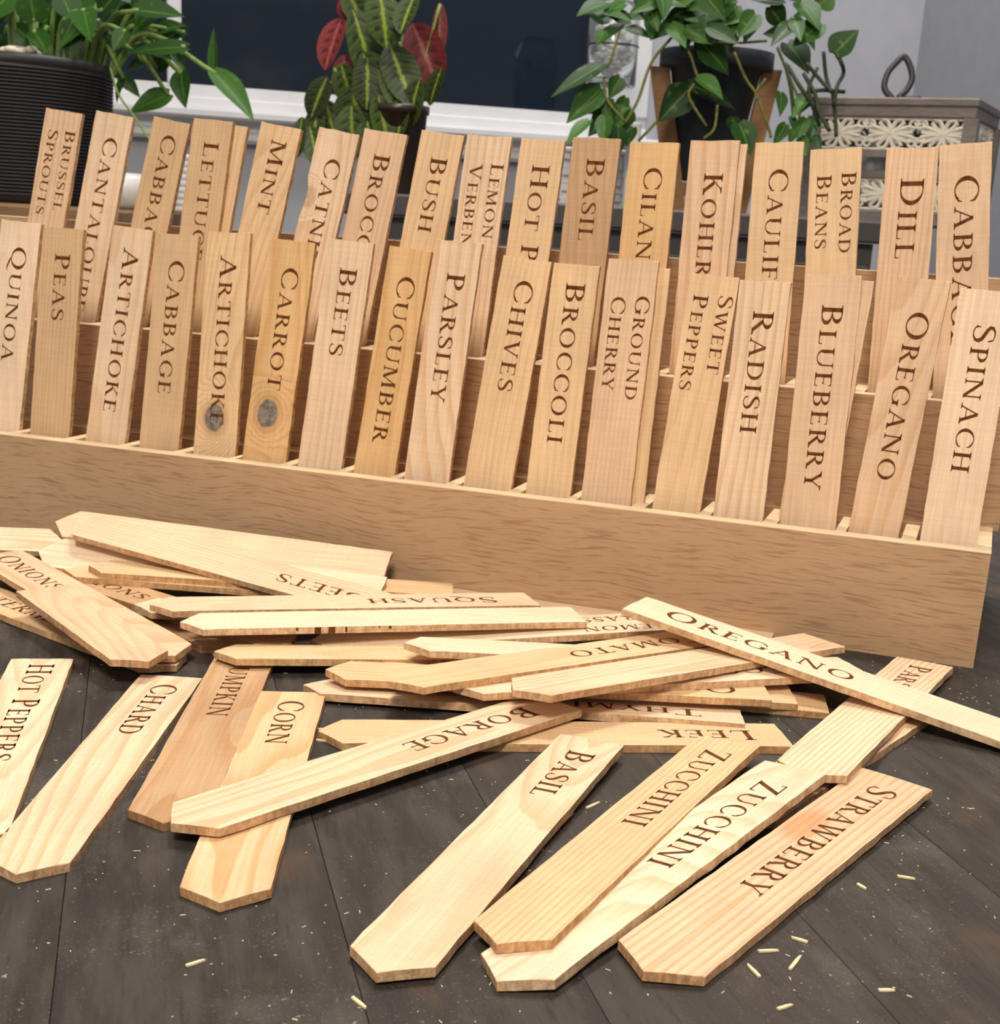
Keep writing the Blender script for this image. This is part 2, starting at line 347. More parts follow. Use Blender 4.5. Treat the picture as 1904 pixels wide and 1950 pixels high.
# ------------------------------------------------------------------ engraved serif capitals
TH, TN_ = .135, .050
def glyphs():
    G = {}
    def quad(*p): return list(p)
    def serif(x, y, w=TH, s=.085, up=True):
        k = 1 if up else -1
        return [[(x-w/2-s, y), (x+w/2+s, y), (x+w/2+s, y+k*.035), (x+w/2, y+k*.085), (x-w/2, y+k*.085), (x-w/2-s, y+k*.035)]]
    def stem(x, y0=0, y1=1, w=TH, a=True, b=True):
        r = [[(x-w/2, y0), (x+w/2, y0), (x+w/2, y1), (x-w/2, y1)]]
        if a: r += serif(x, y0, w)
        if b: r += serif(x, y1, w, up=False)
        return r
    def diag(x0, y0, x1, y1, w): return [[(x0-w/2, y0), (x0+w/2, y0), (x1+w/2, y1), (x1-w/2, y1)]]
    def bar(x0, x1, y, h=TN_): return [[(x0, y-h/2), (x1, y-h/2), (x1, y+h/2), (x0, y+h/2)]]
    def tick(x, y, up, l=.16, w=.05): return [[(x-w, y), (x, y), (x+.012, y+up*l), (x-.012, y+up*l)]]
    def ring(cx, cy, rx, ry, a0, a1, tx=TH, ty=TN_, n=18):
        r = []
        P = []
        for i in range(n+1):
            a = math.radians(a0+(a1-a0)*i/n); c, s = math.cos(a), math.sin(a)
            P.append(((cx+rx*c, cy+ry*s), (cx+(rx-tx)*c, cy+(ry-ty)*s)))
        for (o0, i0), (o1, i1) in zip(P, P[1:]): r.append([o0, o1, i1, i0])
        return r
    def stroke(P):
        r = []; L = []
        for i, (x, y, w) in enumerate(P):
            a = P[max(0, i-1)]; b = P[min(len(P)-1, i+1)]; dx, dy = b[0]-a[0], b[1]-a[1]; l = math.hypot(dx, dy) or 1
            L.append(((x-dy/l*w/2, y+dx/l*w/2), (x+dy/l*w/2, y-dx/l*w/2)))
        for (a, b), (c, d) in zip(L, L[1:]): r.append([a, b, d, c])
        return r
    G['A'] = (.86, diag(.12, 0, .43, 1, .055) + diag(.72, 0, .42, 1, TH) + bar(.2, .66, .33) + serif(.12, 0, .055, .09) + serif(.72, 0, TH, .07))
    G['B'] = (.72, stem(.18) + ring(.32, .755, .30, .245, -90, 90) + ring(.32, .265, .35, .265, -90, 90) + bar(.18, .33, .975) + bar(.18, .33, .52) + bar(.18, .33, .025))
    G['C'] = (.84, ring(.48, .5, .43, .52, 42, 318) + tick(.80, .84, -1, .2, .07) + tick(.80, .16, 1, .16, .07))
    G['D'] = (.88, stem(.18) + ring(.36, .5, .46, .5, -90, 90) + bar(.18, .37, .975) + bar(.18, .37, .025))
    G['E'] = (.66, stem(.18) + bar(.18, .58, .975) + bar(.18, .50, .52) + bar(.18, .60, .025) + tick(.585, .975, -1) + tick(.60, .025, 1) + tick(.505, .45, 1, .14))
    G['F'] = (.62, stem(.18) + bar(.18, .58, .975) + bar(.18, .50, .52) + tick(.585, .975, -1) + tick(.505, .45, 1, .14))
    G['G'] = (.90, ring(.48, .5, .43, .52, 42, 312) + tick(.80, .84, -1, .2, .07) + stem(.76, .06, .42, TH, False) )
    G['H'] = (.90, stem(.18) + stem(.72) + bar(.18, .72, .52))
    G['I'] = (.36, stem(.18))
    G['K'] = (.80, stem(.18) + diag(.24, .45, .62, 1, .055) + diag(.68, 0, .36, .58, TH+.02) + serif(.62, 1, .05, .1, False) + serif(.69, 0, TH, .06))
    G['L'] = (.62, stem(.18) + bar(.18, .58, .025) + tick(.585, .025, 1, .2))
    G['M'] = (1.06, diag(.12, 0, .18, 1, .055) + diag(.50, .03, .20, 1, TH) + diag(.50, .03, .84, 1, .055) + diag(.90, 0, .85, 1, TH) + serif(.12, 0, .055, .08) + serif(.90, 0, TH, .07) + serif(.16, 1, .1, .08, False) + serif(.87, 1, .12, .06, False))
    G['N'] = (.92, stem(.16, w=.055) + diag(.76, 0, .17, 1, TH+.02) + stem(.76, 0, 1, .055, False) + serif(.12, 1, .1, .07, False))
    G['O'] = (.96, ring(.48, .5, .43, .52, 0, 360, n=30))
    G['P'] = (.66, stem(.18) + ring(.30, .72, .31, .28, -90, 90) + bar(.18, .31, .975) + bar(.18, .31, .465))
    G['Q'] = (.96, ring(.48, .5, .43, .52, 0, 360, n=30) + stroke([(.42, .02, .04), (.60, -.12, .10), (.82, -.24, .09), (1.0, -.25, .03)]))
    G['R'] = (.78, stem(.18) + ring(.30, .745, .31, .255, -90, 90) + bar(.18, .31, .975) + bar(.18, .31, .51) + diag(.68, 0, .36, .52, TH+.02) + serif(.70, 0, TH, .06))
    G['S'] = (.62, stroke([(.53, .80, .05), (.50, .92, .05), (.38, .985, .05), (.24, .975, .07), (.12, .88, .11), (.11, .74, .125), (.20, .63, .14), (.34, .53, .15), (.47, .42, .14), (.53, .29, .125), (.51, .14, .10), (.40, .035, .06), (.25, .015, .05), (.13, .08, .05), (.08, .22, .05)]) + tick(.545, .88, -1, .19, .05) + tick(.10, .12, 1, .19, .05))
    G['T'] = (.78, stem(.39, b=False) + bar(.04, .74, .975) + tick(.745, .975, -1, .18) + tick(.085, .975, -1, .18))
    G['U'] = (.88, stem(.17, .33, 1, TH, False) + stem(.74, .33, 1, .055, False) + ring(.435, .34, .333, .355, 180, 360, .1, .05))
    G['V'] = (.84, diag(.43, 0, .14, 1, TH) + diag(.43, 0, .70, 1, .055) + serif(.14, 1, TH, .07, False) + serif(.70, 1, .05, .09, False))
    G['W'] = (1.2, diag(.36, 0, .13, 1, TH) + diag(.36, 0, .60, 1, .055) + diag(.82, 0, .58, 1, TH) + diag(.82, 0, 1.06, 1, .055) + serif(.13, 1, TH, .07, False) + serif(.58, 1, TH, .05, False) + serif(1.06, 1, .05, .09, False))
    G['Y'] = (.80, stem(.40, 0, .46, TH, True, False) + diag(.38, .44, .12, 1, TH) + diag(.42, .44, .68, 1, .055) + serif(.12, 1, TH, .06, False) + serif(.68, 1, .05, .09, False))
    G['Z'] = (.76, bar(.08, .68, .975) + bar(.06, .70, .025) + diag(.14, 0, .62, 1, TH+.02) + tick(.12, .975, -1, .18) + tick(.70, .025, 1, .18))
    G[' '] = (.42, [])
    return G
GL = glyphs(); STR_ = 1.46
def lettering(text, parent, L, wd, start=.56, cap=.40, off=0.0, part=1.0):
    """words burnt into the face; the first letter of each word is a larger capital; lines are split by /"""
    lines = text.split('/'); bm = bmesh.new(); z = .004
    for li, line in enumerate(lines):
        two = len(lines) > 1; C = .295 if two else cap; sc = C*.80
        base = -.16*cap/.4 + off if not two else (.14 if li == 0 else -.355)
        x = start + (.04*li if two else 0); first = True
        for ch in line:
            h = C if first else sc
            first = ch == ' '
            wdt, polys = GL[ch]
            for pl in polys:
                # letter x runs towards the tip, letter up towards local +x
                vs = [bm.verts.new(Vector((base + py*h, L - (x + px*h*STR_), z))*U) for px, py in pl]
                try: f = bm.faces.new(vs)
                except ValueError: continue
                f.normal_update()
                if f.normal.z < 0: f.normal_flip()
            x += (wdt + .10)*h*STR_
    o = link('lettering', bm, CHAR); o.parent = parent
    return o

# ------------------------------------------------------------------ plant markers
T, TIP = .12, .364
def marker_mesh(L, wd, rnd, notch=None):
    """flat stake: square label end, blunt point at the tip, slightly torn sawn edges"""
    n = 22; left, right = [], []
    for i in range(n+1):
        y = TIP + (L-TIP)*i/n; j = lambda: rnd.uniform(-.007, .007)
        xl = -wd/2 + j(); xr = wd/2 + j()
        if notch and notch[0] < y < notch[1]: xl += notch[2]*math.sin(math.pi*(y-notch[0])/(notch[1]-notch[0]))
        left.append((xl, y)); right.append((xr, y))
    m = 5
    end = [(-wd/2 + wd*i/m, L+rnd.uniform(-.012, .012)) for i in range(1, m)]
    tipl = [(-wd/2*(1-i/3.), TIP*(1-i/3.) + rnd.uniform(-.008, .008)) for i in range(1, 3)]
    tipr = [(wd/2*(i/3.), TIP*(i/3.) + rnd.uniform(-.008, .008)) for i in range(1, 3)]
    out = right + end[::-1] + left[::-1] + tipl + [(0, 0)] + tipr      # counter-clockwise
    bm = bmesh.new()
    top = [bm.verts.new(Vector((x, y, 0))*U) for x, y in out]
    bot = [bm.verts.new(Vector((x+rnd.uniform(-.008, .008), y+rnd.uniform(-.006, .006), -T))*U) for x, y in out]
    k = len(out)
    bm.faces.new(top); bm.faces.new(bot[::-1])
    for i in range(k): bm.faces.new((top[i], bot[i], bot[(i+1) % k], top[(i+1) % k]))
    tops = [e for e in bm.edges if all(v in set(top) for v in e.verts)]
    bmesh.ops.bevel(bm, geom=tops, offset=.010*U, segments=1, affect='EDGES')
    return bm
def marker(label, text, O, d, nl, L, wd, tone, ring=.8, mat=None, group=None, seed=0, notch=None, start=.56, cap=.40, off=0):
    """O: tip on the top face, d: towards the label end, nl: to the left seen from the tip"""
    d = d.normalized(); X = -(nl - d*nl.dot(d)).normalized(); Zv = X.cross(d)
    Mx = Matrix.Identity(4)
    for i in range(3):
        Mx[i][0] = X[i]; Mx[i][1] = d[i]; Mx[i][2] = Zv[i]; Mx[i][3] = O[i]*U
    o = link('plant_marker', marker_mesh(L, wd, random.Random(seed), notch), mat or MARK, None, False, Mx)
    o.color = (*tone, ring)
    tag(o, label, 'plant marker', group)
    if text: lettering(text, o, L, wd, start, cap, off)
    return o
TONE = {'p': (.77, .565, .385), 'w': (.82, .64, .46), 'y': (.74, .51, .30), 'o': (.70, .445, .215), 't': (.64, .43, .245), 'b': (.53, .335, .19), 'r': (.73, .50, .325), 'k': (.83, .62, .435)}
LEAN = math.radians(10)
KN1 = marker_wood('marker_softwood_knot_low', (-.06, 2.90, .26)); KN2 = marker_wood('marker_softwood_knot_mid', (-.06, 3.12, .27)); KN3 = marker_wood('marker_softwood_pale_knot', (.1, 6.0, .30), None, .25)
STR = marker_wood('marker_softwood_stained', None, (-.3, 4.6, .30, .75))
CATW = marker_wood('marker_softwood_swirl', (-.42, 5.2, .16), None, .0)

RACKED = [  # text, row, along, height, tilt, width, tone, rings, label, options
('QUINOA',1,-22.19,4.79,2.6,1.10,'k',.3,'pinkish plant marker lettered QUINOA, leftmost of the front rack row',{}),
('PEAS',1,-21.03,4.70,-0.3,1.08,'t',.6,'tan plant marker lettered PEAS in the front rack row beside QUINOA',{}),
('ARTICHOKE',1,-19.18,4.81,3.6,1.05,'p',.6,'pale plant marker lettered ARTICHOKE, without a knot, between PEAS and CABBAGE',{'start':.44}),
('CABBAGE',1,-18.00,4.73,0.7,1.03,'t',.3,'tan plant marker lettered CABBAGE in full in the front rack row',{'start':.55}),
('ARTICHOKE',1,-16.73,4.85,-1.3,1.06,'y',.8,'yellowish plant marker lettered ARTICHOKE with a dark knot under its last letters',{'mat':'KN1','start':.50}),
('CARROT',1,-15.14,4.76,2.8,1.07,'o',.8,'orange-brown plant marker lettered CARROT with a round grey knot near its base',{'mat':'KN2'}),
('BEETS',1,-13.77,4.83,2.8,1.05,'p',.6,'pale plant marker lettered BEETS standing in the front rack row',{}),
('CUCUMBER',1,-12.39,4.75,3.8,0.96,'o',.7,'honey coloured plant marker lettered CUCUMBER in the front rack row',{}),
('PARSLEY',1,-11.31,4.96,2.0,1.01,'p',.9,'pale plant marker lettered PARSLEY, the tallest of the front rack row',{'start':.64}),
('CHIVES',1,-9.78,4.70,3.9,1.06,'y',.5,'yellowish plant marker lettered CHIVES leaning against BROCCOLI in the front row',{'start':.42}),
('BROCCOLI',1,-8.72,4.65,0.6,0.97,'y',.4,'plant marker lettered BROCCOLI in full, between CHIVES and GROUND CHERRY',{'start':.36}),
('GROUND/CHERRY',1,-7.55,4.81,-0.3,1.04,'r',.5,'plant marker with two lines lettered GROUND CHERRY in the front row',{'start':.68}),
('',1,-7.31,4.70,-.6,1.00,'y',.5,'blank looking plant marker tucked behind the GROUND CHERRY marker',{'back':1}),
('SWEET/PEPPERS',1,-5.87,4.62,2.3,0.97,'y',.5,'plant marker with two lines lettered SWEET PEPPERS in the front row',{'start':.36}),
('RADISH',1,-4.88,4.57,-1.0,0.99,'p',.9,'straight grained pale plant marker lettered RADISH in the front row',{}),
('BLUEBERRY',1,-3.59,4.77,-2.0,1.06,'r',.3,'pinkish plant marker lettered BLUEBERRY in the front rack row',{'start':.55}),
('',1,-3.33,4.74,2.4,1.00,'r',.3,'plant marker mostly hidden behind the BLUEBERRY marker',{'back':1}),
('OREGANO',1,-1.92,4.81,3.0,0.95,'r',.7,'upright plant marker lettered OREGANO in the front rack row',{'start':.6}),
('SPINACH',1,-0.74,4.68,0.6,1.03,'k',.3,'pink tinted plant marker lettered SPINACH, rightmost of the front rack row',{'start':.62}),
('BRUSSEL/SPROUTS',2,-23.01,5.05,6.5,1.08,'r',.7,'plant marker with two lines lettered BRUSSEL SPROUTS, leftmost of the back row',{'start':.44}),
('CANTALOUPE',2,-21.55,5.02,7.5,1.08,'p',.5,'pale plant marker lettered CANTALOUPE in the back rack row',{'start':.55}),
('CABBAGE',2,-19.94,4.92,8.7,1.03,'t',.4,'tan plant marker lettered CABBAGE in the back row beside CANTALOUPE',{'start':.33}),
('LETTUCE',2,-18.81,4.96,3.0,1.06,'t',.4,'tan plant marker lettered LETTUCE in the back rack row',{'start':.5}),
('',2,-18.46,4.91,6.0,1.04,'y',.5,'yellowish plant marker showing only its edge behind the LETTUCE marker',{'back':1}),
('MINT',2,-16.99,4.89,8.0,1.06,'y',.7,'yellowish plant marker lettered MINT tilting right in the back row',{'start':.33}),
('CATNIP',2,-15.48,4.82,8.5,1.05,'p',.9,'plant marker lettered CATNIP with a chipped left edge and swirling grain',{'mat':'CATW','notch':(4.9,5.6,.10),'start':.62}),
('BROCCOLI',2,-14.31,4.84,6.6,1.08,'r',.6,'plant marker lettered BROCCOLI in the back row between CATNIP and BUSH',{'start':.5}),
('BUSH  BEANS',2,-12.91,4.86,5.4,1.05,'y',.5,'plant marker lettered BUSH in the back row behind CUCUMBER and PARSLEY',{'start':.53}),
('LEMON/VERBENA',2,-11.79,4.83,1.5,1.06,'p',.8,'pale plant marker with two lines lettered LEMON VERBENA in the back row',{'start':.58}),
('HOT PEPPERS',2,-10.52,4.80,1.6,1.01,'y',.3,'upright plant marker lettered HOT P in the back row above CHIVES',{'start':.54}),
('BASIL',2,-9.30,4.87,0.2,1.07,'b',.6,'darker brown plant marker lettered BASIL standing in the back rack row',{'start':.42}),
('CILANTRO',2,-8.00,4.82,-1.0,1.08,'o',.3,'honey coloured plant marker lettered CILANTRO in the back row',{'start':.5}),
('KOHLRABI',2,-6.70,4.91,-1.8,1.05,'r',.9,'strongly lined plant marker lettered KOHLRABI in the back row',{'start':.66}),
('',2,-6.55,4.88,-1.6,1.03,'p',.6,'plant marker showing a thin strip behind the KOHLRABI marker',{'back':1}),
('CAULIFLOWER',2,-5.34,4.92,-3.2,1.01,'y',.3,'rough sawn plant marker lettered CAULIFLOWER in the back row',{'start':.52}),
('BROAD/BEANS',2,-4.17,4.84,-5.4,1.04,'y',.3,'plant marker with two lines lettered BROAD BEANS in the back row',{'start':.48}),
('DILL',2,-2.64,4.92,-3.5,1.02,'r',.8,'plant marker lettered DILL in large letters in the back row',{'start':.6,'cap':.46}),
('CABBAGE',2,-1.63,5.03,-6.8,1.01,'r',.3,'plant marker lettered CABBAGE, rightmost of the back rack row',{'start':.6,'cap':.46}),
]
def gaps(row):
    iv = []
    for text, rw, s, t, tilt, wd, *_ in RACKED:
        if rw == row and not (text == ''): b = s - t*math.tan(math.radians(tilt)); iv.append((b-wd/2, b+wd/2))
    iv.sort(); out = []
    for (a0, a1), (b0, b1) in zip(iv, iv[1:]):
        if b0-a1 > .10:
            w_ = min(.27, b0-a1-.05); out.append(((a1+b0)/2-w_/2, (a1+b0)/2+w_/2))
    return out
for s0, s1 in gaps(1): rpart('divider', rbox(s0, s1, .345, 1.95, H1-.30, H1-.004), LATH)
for s0, s1 in gaps(2): rpart('divider', rbox(s0, s1, D2+.345, D2+1.95, H2-.30, H2-.004), LATH)
MATS = {'KN1': KN1, 'KN2': KN2, 'KN3': KN3, 'STR': STR, 'CATW': CATW}
UL = RN*math.sin(LEAN) + Vector((0, 0, 1))*math.cos(LEAN)
for i, (text, row, s, t, tilt, wd, tone, ring, label, op) in enumerate(RACKED):
    z0 = H1 if row == 1 else H2; D0 = .7 if row == 1 else 3.55
    fl = .14 if row == 1 else H1+.52
    a = math.radians(tilt)
    d = UL*math.cos(a) + RE*math.sin(a); nl = UL*math.sin(a) - RE*math.cos(a)
    nrm = nl.cross(d) * -1
    p0 = C0 + RN*D0 + Vector((0, 0, z0))
    topc = p0 + RE*s + UL*t
    if op.get('back'): topc = topc + (RN*math.cos(LEAN) - Vector((0, 0, math.sin(LEAN))))*(T+.015)
    L = (topc.z - fl)/d.z
    marker(label, text, topc - d*L, d, nl, L, wd, TONE[tone], ring, MATS.get(op.get('mat')), 'markers in the front rack row' if row == 1 else 'markers in the back rack row', i, op.get('notch'), op.get('start', .56), op.get('cap', .40))

LOOSE = [  # text, tip x, tip y, yaw, z tip, z label, roll, length, width, tone, rings, label, options
('HOT PEPPERS',-6.256,15.003,100.95,.120,.120,0,7.266,1.002,'k',.7,'plant marker lettered HOT PEPPERS lying at the left edge of the table',{'start':.3}),
('CHARD',-5.363,14.371,89.81,.120,.120,0,7.247,1.012,'p',.8,'pale plant marker lettered CHARD lying at the lower left of the table',{'start':.42}),
('PUMPKIN',-4.076,15.965,92.40,.120,.121,-.002,7.271,1.026,'b',.8,'brown plant marker lettered PUMPKIN, tip under the BORAGE marker',{'start':.5}),
('CORN',-2.944,13.949,92.54,.132,.138,-.017,7.206,1.037,'y',1,'plant marker lettered CORN with arched grain, crossed by the BORAGE marker',{'start':.44}),
('LEEK',-2.640,19.511,7.84,.120,.120,0,7.230,.997,'y',.6,'plant marker lettered LEEK lying sideways on the table',{'start':.5}),
('BORAGE',-3.895,15.633,47.65,.283,.295,.010,7.227,1.001,'p',.8,'pale plant marker lettered BORAGE lying across CORN and LEEK',{'start':.65}),
('BASIL',-1.059,12.599,69.83,.163,.255,.001,7.290,.978,'p',.8,'plant marker lettered BASIL lying on the table with its label end on LEEK',{'start':.55}),
('ZUCCHINI',.145,13.139,62.51,.268,.300,-.06,7.285,.950,'y',.8,'honey toned plant marker lettered ZUCCHINI lying on top of the paler ZUCCHINI marker',{'start':.5}),
('ZUCCHINI',.164,12.608,54.79,.140,.400,-.06,7.121,.94,'w',.7,'paler plant marker lettered ZUCCHINI lying under the honey toned one',{'start':.7}),
('STRAWBERRY',1.694,12.946,54.54,.155,.193,.036,7.107,1.063,'r',1,'reddish plant marker lettered STRAWBERRY lying at the lower right',{'start':.5,'mat':'STR'}),
('PARSNIP',4.374,18.276,61.46,.347,.179,-.007,7.355,1.034,'k',1,'plant marker whose first letters PAR show beyond the loose OREGANO marker',{'start':.42}),
('',3.20,17.11,54.0,.12,.12,0,7.103,.98,'r',.8,'plant marker flat on the table under the PAR marker and beside STRAWBERRY',{}),
('OREGANO',8.608,20.659,149.66,.151,1.111,-.018,7.268,1.007,'w',.35,'long pale plant marker lettered OREGANO lying across the right of the pile',{'start':.62,'cap':.44}),
('TOMATO',-1.705,20.627,32.77,.587,.619,-.009,7.269,.981,'y',.4,'plant marker lettered TOMATO in the pile, passing under OREGANO',{'start':.95}),
('',.238,20.077,37.92,.752,.557,-.012,7.208,.983,'p',.8,'face down plant marker with a split tip beside TOMATO, crossed by OREGANO',{}),
('LEMON/GRASS',-3.387,23.843,14.05,.184,.514,.057,7.283,1.023,'w',.7,'pale plant marker with two upside down lines reading LEMON GRASS in the pile',{'start':.62}),
('',-1.621,22.662,13.35,.607,.146,-.049,7.261,.983,'w',.5,'pale plant marker whose blunt tip lies between TOMATO and LEMON GRASS',{}),
('OKRA',-2.834,21.741,1.71,.359,.351,.003,7.299,.974,'y',.5,'plant marker whose tip shows just left of the TOMATO tip',{'start':.5}),
('EGGPLANT',-.709,20.949,18.79,.476,.472,-.004,7.271,.984,'k',.3,'pinkish plant marker wedged under the split tip marker with letter feet showing',{'start':1.3}),
('THYME',-3.162,21.517,357.45,.145,.149,-.08,7.131,.990,'p',.5,'plant marker lettered TH at its visible end, at the bottom of the pile behind LEEK',{'start':.64}),
('',-2.282,22.175,.37,.240,.231,.006,7.240,.992,'y',.6,'plant marker in the middle of three stacked square ends right of TH',{}),
('',-1.696,22.981,353.57,.121,.113,0,7.276,.976,'y',.6,'lowest and furthest right of the three stacked square ends near TH',{}),
('',-4.846,22.552,11.64,.294,.210,-.053,7.266,.977,'y',.4,'plant marker with a rough sawn edge whose tip rests on the PUMPKIN marker',{}),
('',-5.584,23.255,16.39,.573,.549,.008,7.338,1.003,'w',.25,'blank cream plant marker with burn marks on its edge, in front of SQUASH',{'burn':1}),
('SQUASH',-6.337,24.106,19.46,.609,.467,-.011,7.348,.999,'p',.3,'pale plant marker lettered SQUASH lying upside down along the pile',{'start':.75}),
('',-6.807,24.829,6.62,.387,.222,.011,7.247,.971,'p',.4,'plant marker with only its tip showing under the tip of SQUASH',{}),
('',-1.708,28.047,342.03,.121,.133,0,7.271,.966,'p',.4,'plant marker lying flat against the foot of the rack, behind OREGANO',{}),
('ONIONS',-3.680,23.481,143.27,.218,.244,.028,7.279,1.009,'b',.5,'brown plant marker with faint letters IONS under the SQUASH tip',{'start':.75}),
('',-4.657,23.353,130.63,.12,.12,0,7.271,.968,'b',.6,'brownish plant marker flat on the table below the blank cream marker',{}),
('',-8.341,27.111,3.62,.492,.288,.022,7.340,.981,'y',.4,'plant marker with a clean tip pointing at the word ONIONS',{}),
('',-8.837,27.092,1.73,.377,.174,-.002,7.236,.995,'y',.4,'plant marker with a splintered tip just below the clean tip by ONIONS',{}),
('',-9.547,28.797,353.77,.963,.620,.366,7.191,.996,'p',.3,'broad pale plant marker leaning against the rack front behind the word ETS',{}),
('BEETS',-9.060,28.424,342.33,1.082,.230,.233,7.193,.999,'p',.6,'raised plant marker with the letters ETS before it dips under SQUASH',{'start':.5}),
('I',-9.538,29.257,186.5,.445,.455,-.28,7.271,1.001,'w',.9,'knotty pale plant marker at the far left beneath the pile',{'start':1.1,'mat':'KN3'}),
('ONIONS',-5.410,22.170,132.52,.300,.504,-.045,7.329,1.035,'r',.8,'reddish plant marker lettered ONIONS at the left of the pile',{'start':.28}),
('',-5.620,21.283,129.38,.467,.62,-.004,4.50,1.009,'r',.55,'shorter striped plant marker covering the lower half of the ONIONS marker',{}),
('WATERMELON',-5.386,22.152,141.78,.140,.140,-.001,7.271,1.001,'y',.5,'plant marker with partly hidden letters TERM under the ONIONS marker',{'start':.6}),
('',-9.62,27.90,352.0,.54,.345,.40,7.270,1.005,'w',.5,'pale plant marker shaded by the raised ETS marker above it',{}),
]
for i, (text, x, y, yaw, z0, z1, roll, L, wd, tone, ring, label, op) in enumerate(LOOSE):
    a = math.radians(yaw); sb = (z1-z0)/L; cb = math.sqrt(1-sb*sb)
    d = Vector((math.cos(a)*cb, math.sin(a)*cb, sb)); nh = Vector((-math.sin(a), math.cos(a), 0)); u = d.cross(nh)
    nl = nh*math.cos(roll) + u*math.sin(roll)
    o = marker(label, text, Vector((x, y, z0)), d, nl, L, wd, TONE[tone], ring, MATS.get(op.get('mat')), 'loose markers on the table', 100+i, None, op.get('start', .56), op.get('cap', .40))
    if op.get('burn'):
        bm = bmesh.new()
        for yy, ww, hh in ((1.95, .04, .05), (2.28, .11, .11), (2.52, .12, .11), (2.82, .035, .10), (3.42, .02, .03), (3.6, .05, .05)):
            box(bm, (wd/2-.004, yy, -.003-hh), (.012, 0, 0), (0, ww, 0), (0, 0, hh))
        b = link('burn_marks', bm, CHAR); b.parent = o

# splinters and sawdust on the table
SPL = plain('pale_wood_splinter', rgb(226, 208, 168), .7, .2)
for i, (px, py, ln, an) in enumerate([(1515,1835,.36,60),(1435,1850,.28,110),(1463,1813,.24,10),(1522,1791,.2,150),(1688,1888,.18,5),(683,1912,.26,-50),(373,1836,.22,40),(1130,1535,.3,50),(1085,1555,.2,60),(620,1390,.25,12),(615,1412,.22,-8),(1640,1690,.16,-60),(1725,1673,.22,-15),(1495,1920,.2,30)]):
    d = ray(px, py); p = Vector((0, 0, HC)) + d*(-HC/d.z); a = math.radians(an); v = Vector((math.cos(a), math.sin(a), 0)); n = Vector((-v.y, v.x, 0))
    bm = bmesh.new(); p = p + Vector((0, 0, .003))
    vs = [bm.verts.new((p + v*ln*k + n*q + Vector((0, 0, z)))*U) for z in (0, .022) for k, q in ((-.5, .022), (.1, .026), (.42, .018), (.5, -.004), (.0, -.016), (-.46, -.014))]
    bm.faces.new(vs[:6][::-1]); bm.faces.new(vs[6:])
    for k in range(6): bm.faces.new((vs[k], vs[(k+1) % 6], vs[6+(k+1) % 6], vs[6+k]))
    bmesh.ops.recalc_face_normals(bm, faces=bm.faces)
    tag(link('wood_splinter', bm, SPL), ['pale wood splinter on the dark table below STRAWBERRY', 'pale wood splinter lying flat on the dark table among the loose markers'][0 if 1380 < px < 1560 and py > 1780 else 1], 'splinter', 'wood splinters below STRAWBERRY' if 1380 < px < 1560 and py > 1780 else 'wood splinters on the open table')
rnd = random.Random(3); bm = bmesh.new()
for i in range(900):
    x, y = rnd.uniform(-7, 11), rnd.uniform(9.5, 26)
    a = rnd.uniform(0, math.pi); l = rnd.choice((.012, .016, .02, .03, .06)); q = rnd.uniform(.006, .012)
    v = Vector((math.cos(a), math.sin(a), 0)); n = Vector((-v.y, v.x, 0))
    box(bm, Vector((x, y, .002)), v*l, n*q, (0, 0, .008))
tag(link('sawdust', bm, SPL), 'fine pale sawdust scattered over the dark table top', 'sawdust', None, 'stuff')

# ------------------------------------------------------------------ behind the rack
DARK = plain('charcoal_cabinet_paint', rgb(74, 70, 70), .5, .3, 0, .05, 20)
def facing(p):                               # horizontal frame of an object seen straight on
    return Vector((1, 0, 0)), Vector((0, 1, 0))
# charcoal sideboard
zs = at(1280, 399, 64).z; x0 = at(640, 385, 64).x; x1 = at(1700, 405, 64).x; yf = at(1280, 399, 64).y
sbd = empty('sideboard', (x0, yf, FLOOR)); tag(sbd, 'charcoal painted sideboard under the window carrying plants and lantern', 'sideboard')
bm = bmesh.new(); box(bm, (x0, yf, zs-1.0), (x1-x0, 0, 0), (0, 24, 0), (0, 0, 1.0)); bevel(bm, .1); link('top', bm, DARK, sbd)
bm = bmesh.new(); box(bm, (x0+.6, yf+.6, FLOOR+3), (x1-x0-1.2, 0, 0), (0, 23, 0), (0, 0, zs-1.02-FLOOR-3)); link('body', bm, DARK, sbd)
for k in range(3):
    wd = (x1-x0-1.2)/3
    bm = bmesh.new(); box(bm, (x0+.6+wd*k+.15, yf+.25, FLOOR+3.4), (wd-.3, 0, 0), (0, .34, 0), (0, 0, zs-2-FLOOR-3.4)); bevel(bm, .08)
    dr = link('door', bm, DARK, sbd)
    bm = bmesh.new(); lathe(bm, (x0+.6+wd*(k+.5), yf-.1, zs-6), [(0, -.35), (.3, -.25), (.35, 0), (.3, .25), (0, .35)], 14)
    kb = link('knob', bm, plain('brushed_metal', rgb(190, 190, 190), .3, .5, 1), None, True); kb.parent = dr
for x in (x0+1, x1-2):
    for y in (yf+1, yf+21):
        bm = bmesh.new(); box(bm, (x, y, FLOOR), (1, 0, 0), (0, 1, 0), (0, 0, 3.02)); link('foot', bm, DARK, sbd)
